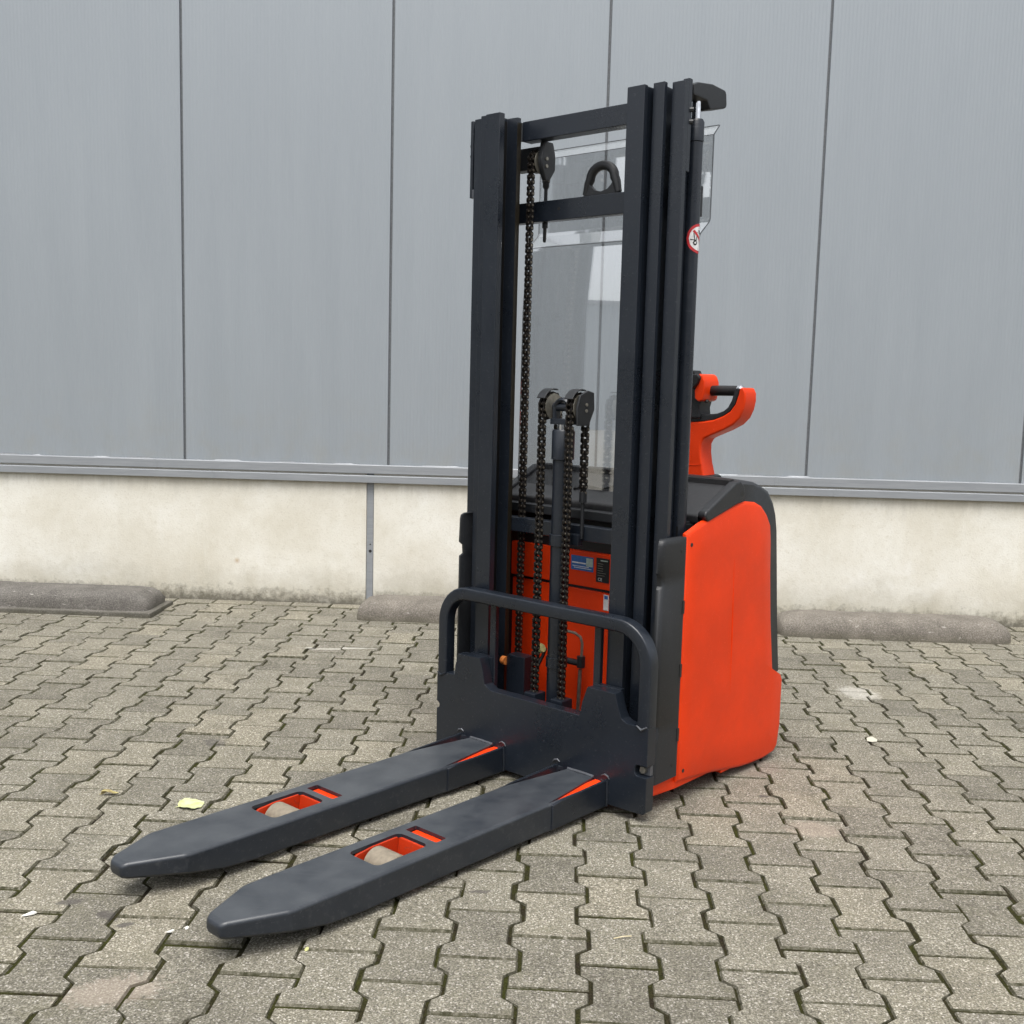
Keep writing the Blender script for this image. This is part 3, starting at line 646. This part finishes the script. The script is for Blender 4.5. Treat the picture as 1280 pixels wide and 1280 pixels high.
# --- chassis: base, side guards, side panels, rear cover
S().prism([(1.222, -.385), (1.222, .33), (1.36, .345), (1.85, .345), (1.90, .25), (1.90, -.30), (1.85, -.40), (1.36, -.400)], 'z', .045, .070).obj('base_plate', 'orange', T, bevel=.004)
S().prism([(1.222, .052), (1.222, .086), (1.44, .086), (1.44, .050)], 'y', -.396, -.376).obj('base_skirt', 'orange', T, bevel=.003)
for s_, y_out in ((-1, -.410), (1, .336)):
    o = s_
    # front corner guard: C-shaped cover with rounded outer edge
    pr = [(1.350, y_out-o*.001), (1.252, y_out), (1.241, y_out-o*.002), (1.235, y_out-o*.007), (1.233, y_out-o*.015), (1.240, y_out-o*.018), (1.350, y_out-o*.022)]
    rs = []
    for z, dx in ((.088, 0), (.09, 0), (.21, 0), (.218, .006), (.245, .012), (.252, 0), (.62, .002), (.628, .012), (.655, .010), (.664, .0), (.735, .003), (.746, .006), (.752, .014)):
        f = 1 if z < .74 else .75
        rs.append([(1.350-(1.350-x)*1.0+(dx if x < 1.30 else 0), y_out+(y-y_out)*1.0-(-o)*(-.004 if (dx > .008 and x < 1.30) else 0), z) for x, y in pr])
    gd = S().rings(rs).obj('corner_guard', 'plastic', T, bevel=0, smooth=50)
    for xx, zz in ((1.330, .715), (1.326, .125)): S().tube([(xx, y_out+o*.0006, zz), (xx, y_out-o*.004, zz)], .005, 10).obj('screw_hole', 'blackp', gd)
    for zz in (.56, .385, .205): S().box(1.343, 1.353, y_out-o*.010, y_out+o*.0006, zz-.018, zz+.018).obj('clip_slot', 'blackp', gd)
    # side panel
    pan = [(1.356, .066), (1.352, .20), (1.351, .759), (1.42, .782), (1.50, .803), (1.58, .820), (1.66, .829), (1.715, .823), (1.757, .808), (1.79, .782), (1.815, .75), (1.824, .70), (1.833, .60), (1.852, .45), (1.879, .290), (1.892, .274), (1.915, .268), (1.935, .262), (1.945, .245), (1.944, .10), (1.932, .035), (1.915, .020), (1.85, .014), (1.77, .016), (1.70, .022), (1.55, .045), (1.42, .060)]
    th = .014
    mb = S(); n = len(pan); cxp, czp = 1.62, .42
    def ring(y, ins):
        r_ = []
        for (x, z) in pan:
            d = Vector((cxp-x, czp-z)).normalized(); r_.append((x+d.x*ins, y, z+d.y*ins))
        return r_
    bul = [(.0, y_out-o*th), (.0, y_out-o*.010), (.0015, y_out-o*.006), (.006, y_out-o*.0022), (.013, y_out)]
    rs = [ring(y, i_) for i_, y in bul]
    # inner rings carry the gentle bulge and vertical crease of the pressed panel
    for f in (.80, .55, .30, .08):
        rs.append([(cxp+(a[0]-cxp)*f, y_out+o*(.004*(1-f*f)), czp+(a[2]-czp)*f) for a in ring(y_out, .013)])
    mb.rings(rs); sp_o = mb.obj('side_panel', 'orange', T, smooth=40)
    S().tube([(1.603, y_out+o*.0022, .665), (1.608, y_out+o*.0042, .45), (1.615, y_out+o*.0015, .22)], [.001, .0035, .001], 8).obj('pressed_crease', 'orange', sp_o, smooth=70)
    for xx, zz in ((1.375, .728), (1.382, .095)): S().tube([(xx, y_out+o*.0012, zz), (xx, y_out-o*.004, zz)], .0058, 10).obj('screw_hole', 'blackp', sp_o)
# rear cover: dark band that follows the panel outline, bowed outward towards the middle of the truck
def bowed(name, outline, mat, y0, y1, bow, bevel=.006):
    ys = [y0+(y1-y0)*t for t in (0, .02, .06, .12, .2, .35, .5, .65, .8, .88, .94, .98, 1)]
    ym, hw = (y0+y1)/2, abs(y1-y0)/2; rs = []
    for y in ys:
        u = abs(y-ym)/hw; b = bow*(1-u**3.2)
        e = .012 if u > .999 else 0
        rs.append([(x+b*max(0, min(1, (x-1.60)/.20))-(e*.8 if x > 1.7 else 0), y, z-(e*.6 if z > .8 else 0)) for x, z in outline])
    return S().rings(rs).obj(name, mat, T, smooth=45)
bowed('rear_cover', [(1.60, .30), (1.60, .884), (1.66, .884), (1.715, .879), (1.755, .866), (1.802, .845), (1.838, .808), (1.858, .77), (1.871, .72), (1.886, .60), (1.904, .45), (1.930, .278), (1.70, .278)], 'plastic', -.404, .344, .15)
bowed('rear_skirt', [(1.60, .03), (1.60, .268), (1.90, .268), (1.936, .258), (1.938, .10), (1.925, .032)], 'orange', -.403, .343, .14)
S().box(1.47, 1.62, -.385, .33, .08, .78).obj('battery_box', 'plastic', T)
# hinged cover on top: sloping slab with a raised rim and side flaps
ld = S().prism([(1.442, .778), (1.440, .798), (1.448, .804), (1.610, .880), (1.625, .882), (1.632, .868), (1.62, .80), (1.46, .768)], 'y', -.384, .326).obj('top_cover', 'lid', T, bevel=.004)
for s_, yo in ((-1, -.398), (1, .338)):
    rim = S().prism([(1.450, .786), (1.436, .798), (1.440, .812), (1.596, .886), (1.622, .888), (1.641, .874), (1.650, .850), (1.642, .834), (1.628, .828), (1.456, .784)], 'y', yo-.0145, yo+.0145).obj('cover_rim', 'plastic', ld, bevel=.007, seg=3)
    S().tube([(1.629, yo+s_*.0148, .852), (1.629, yo+s_*.010, .852)], .0085, 14).obj('hinge_hole', 'blackp', rim)
S().prism([(1.596, .866), (1.600, .890), (1.622, .893), (1.64, .880), (1.64, .866)], 'y', -.385, .326).obj('hinge_strip', 'rubber', ld, bevel=.003)
S().tube([(1.50, .10, .832), (1.52, .06, .843), (1.51, .0, .838), (1.545, -.06, .855), (1.55, -.14, .857), (1.57, -.2, .867)], .0035, 8).obj('loose_cable', 'rubber', ld)
S().box(1.385, 1.405, -.366, -.345, .70, .785).obj('cover_bracket', 'orange', T, bevel=.003)
S().box(1.365, 1.47, -.37, -.30, .60, .775).obj('cable_duct', 'rubber', T)
# wheels under the chassis
for yy in (-.25, .20):
    wv_ = S().tube([(1.76, yy-.045, .065), (1.76, yy+.045, .065)], .068, 24).obj('drive_wheel', 'rubber', T); S().tube([(1.76, yy-.047, .065), (1.76, yy+.047, .065)], .03, 16).obj('hub', 'steel', wv_)
# --- clear protective screen
YS0, YS1 = -.330, .285
sprof = [(1.548, 1.866), (1.520, 1.836), (1.520, 1.612), (1.515, 1.602), (1.473, 1.566), (1.466, 1.552), (1.455, 1.366), (1.452, .84)]
scr = S(); rs = []
th_ = .004
for y in (YS0, YS1): rs.append([(x, y, z) for x, z in sprof]+[(x+th_, y, z) for x, z in sprof[::-1]])
scr.rings(rs); so = scr.obj('protective_screen', 'screen', T, smooth=12); so['label'] = 'clear polycarbonate screen behind the mast'
for y in (YS0-.0006, YS1+.0006):
    e = S(); e.rings([[(x-.0006, y-.0005, z), (x+th_+.0006, y-.0005, z), (x+th_+.0006, y+.0005, z), (x-.0006, y+.0005, z)] for x, z in sprof]); e.obj('cut_edge', 'screenedge', so)
for z_, x_0 in ((1.866, 1.548),):
    S().box(x_0-.001, x_0+th_+.001, YS0, YS1, z_, z_+.001).obj('cut_edge', 'screenedge', so)
for x_0, z_ in ((1.520, 1.836), (1.470, 1.562)):
    S().box(x_0-.0004, x_0+.0012, YS0, YS1, z_-.0008, z_+.0008).obj('fold_line', 'screenedge', so)
S().box(1.438, 1.456, -.325, -.30, 1.33, 1.36).obj('screen_clip', 'steel', so)
# --- tiller with looped head
XT = 1.95; 
def half(pts): return [(YC-r, z) for r, z in pts]
outer = [(.083, .845), (.078, .875), (.069, .905), (.0625, .94), (.0625, .968), (.072, .986), (.100, .999), (.145, 1.018), (.178, 1.036), (.200, 1.058), (.212, 1.085), (.217, 1.112), (.216, 1.136), (.207, 1.153)]
inner = [(.195, 1.152), (.191, 1.13), (.181, 1.10), (.164, 1.077), (.140, 1.062), (.105, 1.048), (.065, 1.041), (0, 1.036)]
full = half(outer+inner)+[(YC+r, z) for r, z in inner[::-1][1:]+outer[::-1]]
tl = S().prism(full, 'x', XT-.036, XT+.036).obj('tiller', 'orange', T, bevel=.009, seg=3, smooth=50)
tb = [(.193, 1.150), (.189, 1.13), (.179, 1.10), (.162, 1.077), (.139, 1.0615), (.105, 1.0475), (.065, 1.0405), (0, 1.0355)]
ti = [(0, 1.060), (.045, 1.066), (.080, 1.0645), (.115, 1.069), (.138, 1.078), (.153, 1.090), (.164, 1.110), (.173, 1.138), (.179, 1.152)]
hf = half(tb+ti); S().prism(hf, 'x', XT-.032, XT+.032).obj('tiller_trim', 'plastic', tl, bevel=.005)
S().prism([(2*YC-a, b) for a, b in hf], 'x', XT-.032, XT+.032).obj('tiller_trim', 'plastic', tl, bevel=.005)
S().prism(half([(-.060, 1.05), (.060, 1.05), (.055, 1.085), (.062, 1.11), (.045, 1.165), (.02, 1.193), (-.02, 1.193), (-.045, 1.165), (-.062, 1.11), (-.055, 1.085)]), 'x', XT-.045, XT+.03).obj('control_head', 'plastic', tl, bevel=.008)
for s_ in (-1, 1):
    def yy(r): return YC+s_*r
    S().prism([(yy(.046), 1.140), (yy(.048), 1.114), (yy(.062), 1.104), (yy(.077), 1.110), (yy(.083), 1.14), (yy(.082), 1.168), (yy(.074), 1.187), (yy(.062), 1.194), (yy(.052), 1.190), (yy(.054), 1.16)], 'x', XT-.062, XT+.03).obj('grip_hub', 'orange', tl, bevel=.008)
    S().prism([(yy(.020), 1.152), (yy(.044), 1.144), (yy(.062), 1.160), (yy(.071), 1.182), (yy(.060), 1.193), (yy(.030), 1.190)], 'x', XT-.074, XT-.030).obj('thumb_switch', 'rubber', tl, bevel=.006)
    S().tube([(XT-.01, yy(.074), 1.1405), (XT-.01, yy(.082), 1.1405), (XT-.01, yy(.12), 1.1415), (XT-.01, yy(.178), 1.142)], [.012, .0165, .0168, .0165], 20).obj('grip', 'rubber', tl)
    S().tube([(XT-.01, yy(.178), 1.142), (XT-.01, yy(.186), 1.142), (XT-.01, yy(.192), 1.140)], [.0185, .0195, .014], 20).obj('grip_collar', 'chrome', tl)
    S().tube([(XT-.03, yy(.072), 1.108), (XT-.03, yy(.079), 1.104)], .0065, 10).obj('screw', 'plastic', tl)
S().prism(half([(-.04, 1.192), (.036, 1.190), (.030, 1.204), (-.03, 1.206)]), 'x', XT-.045, XT+.0).obj('horn_button', 'rubber', tl, bevel=.003)
S().box(XT-.0368, XT-.036, YC-.002, YC+.012, .934, .946).obj('white_sticker', 'white', tl)
S().rings(bar_sweep(half([(-.078, .902), (-.04, .899), (.0, .898), (.045, .899), (.0705, .9045)]), .0014, XT-.0372, XT-.0355, .0003)).obj('seam', 'orange', tl)
S().prism(half([(-.10, .80), (.10, .80), (.095, .868), (-.095, .868)]), 'x', XT-.06, XT+.06).obj('tiller_foot', 'rubber', tl, bevel=.012)
# --- warning sticker wrapped round the near lift cylinder
xc, ycyl, rc, zc = 1.385, YM-.341, .0216, 1.5395
def wr(u, v, lift=0): a = u/rc+.22; return (xc+(rc+lift)*math.sin(a), ycyl-(rc+lift)*math.cos(a), zc+v)
def wrap_poly(poly, lift, n=6):
    """polygon fan subdivided across u so it follows the cylinder"""
    us = [p[0] for p in poly]; u0, u1 = min(us), max(us); mb = S()
    N = max(2, int((u1-u0)/.003)); fs = []; vs = []
    def span(u):
        zs = []
        for (a, b), (c, d) in zip(poly, poly[1:]+poly[:1]):
            if a != c and min(a, c)-1e-9 <= u <= max(a, c)+1e-9: zs.append(b+(d-b)*(u-a)/(c-a))
            elif a == c and abs(a-u) < 1e-9: zs += [b, d]
        return min(zs), max(zs)
    for i in range(N+1):
        u = u0+(u1-u0)*min(max(i/N, .001), .999); lo, hi = span(u); vs += [wr(u, lo, lift), wr(u, hi, lift)]
    mb.add(vs, [(2*i, 2*i+2, 2*i+3, 2*i+1) for i in range(N)]); return mb
circ = lambda r, n=40, u=0, v=0: [(u+r*math.cos(2*math.pi*i/n), v+r*math.sin(2*math.pi*i/n)) for i in range(n)]
st_ = wrap_poly(circ(.0385), .0002).obj('warning_sticker', 'red', T); st_['label'] = 'round red and white prohibition sticker on the lift cylinder'
wrap_poly(circ(.0315), .0005).obj('sticker_field', 'white', st_)
wrap_poly([(-.0225, .018), (-.018, .0225), (.0225, -.018), (.018, -.0225)], .0011).obj('sticker_bar', 'red', st_)
wrap_poly([(-.0205, .014), (-.0180, .015), (-.0145, -.004), (-.0172, -.004)], .0008).obj('sticker_mark', 'blackp', st_)
wrap_poly([(-.0100, .017), (-.0080, .017), (-.0098, -.004), (-.0122, -.004)], .0008).obj('sticker_mark', 'blackp', st_)
wrap_poly([(-.0285, -.002), (-.0285, -.0045), (-.010, -.006), (-.010, -.004)], .0008).obj('sticker_mark', 'blackp', st_)
wrap_poly(circ(.0068, 20, -.0145, -.0115), .0008).obj('sticker_mark', 'blackp', st_); wrap_poly(circ(.0034, 14, -.0145, -.0115), .0011).obj('sticker_mark', 'white', st_)
wrap_poly([(-.005, .022), (.006, .022), (.008, .013), (-.004, .012)], .0008).obj('sticker_mark', 'blackp', st_)

# ------------------------------------------------------------------ litter on the paving
def leaf(x, y, rot, L, W, mat, label, curl=.006, name='fallen_leaf'):
    t = MB(); n = 9; vs = []; fs = []
    for i in range(n):
        u = i/(n-1); ww = W*math.sin(math.pi*min(1, u*.92+.06))**.8*(1+.10*math.sin(i*2.3))
        for k_, s_ in enumerate((-1, -.5, 0, .5, 1)):
            vs.append((L*(u-.5), s_*ww/2, .004+curl*(abs(s_)**1.5)*(.5+.5*math.sin(u*5+1))+curl*.6*math.sin(u*3.0)))
    for i in range(n-1):
        for k_ in range(4): fs.append((i*5+k_, i*5+k_+1, i*5+k_+6, i*5+k_+5))
    t.add(vs, fs); t.tube([(-L*.5, 0, .006), (-L*.62, .003, .004)], .0011, 6)
    o = t.obj(name, mat, smooth=80); o.location = (x, y, 0); o.rotation_euler.z = rot
    return tag(o, label, 'leaf', 'leaves on the paving')
leaf(-1.108, .905, .55, .068, .080, 'leafy', 'pale yellow green fallen leaf lying left of the far fork')
leaf(-1.352, .955, .2, .045, .020, 'leafb', 'small curled brown leaf on the paving near the left edge', .010)
def scrap(x, y, a, b, rot, mat, label, cat='paper scrap', name='paper_scrap', h=.0025):
    m_ = MB(); pts = [(-a, -b*.7), (-a*.3, -b), (a*.6, -b*.8), (a, b*.1), (a*.5, b), (-a*.5, b*.8)]
    m_.rings([[(p, q, .0015) for p, q in pts], [(p*.93, q*.93, .0015+h*(1+.8*math.sin(p*200))) for p, q in pts]])
    o = m_.obj(name, mat, bevel=.0004, seg=1); o.location = (x, y, 0); o.rotation_euler.z = rot
    return tag(o, label, cat, 'litter on the paving')
scrap(.911, 1.707, .021, .024, .05, 'cream', 'cream paper scrap on the paving right of the truck')
scrap(-1.246, .287, .016, .006, .5, 'paper', 'white paper sliver near the bottom left corner of the photo')
scrap(-.898, .257, .008, .007, .3, 'paper', 'tiny white crumb in a joint left of the near fork tip', 'crumb', 'litter_crumb')
scrap(-.925, .243, .009, .004, 0.1, 'paper', 'thin white crumb beside the near fork tip, left one of a pair', 'crumb', 'litter_crumb')
scrap(-.629, .198, .006, .005, .8, 'lime', 'small yellowish leaf fragment just below the near fork', 'leaf piece', 'leaf_fragment')
s1 = MB().tube([(-.02, -.006, .004), (0, .001, .006), (.018, .008, .004)], .0012, 6).obj('straw', 'straw'); s1.location = (.015, .305, 0); tag(s1, 'short dry straw lying across a joint at bottom centre', 'straw')
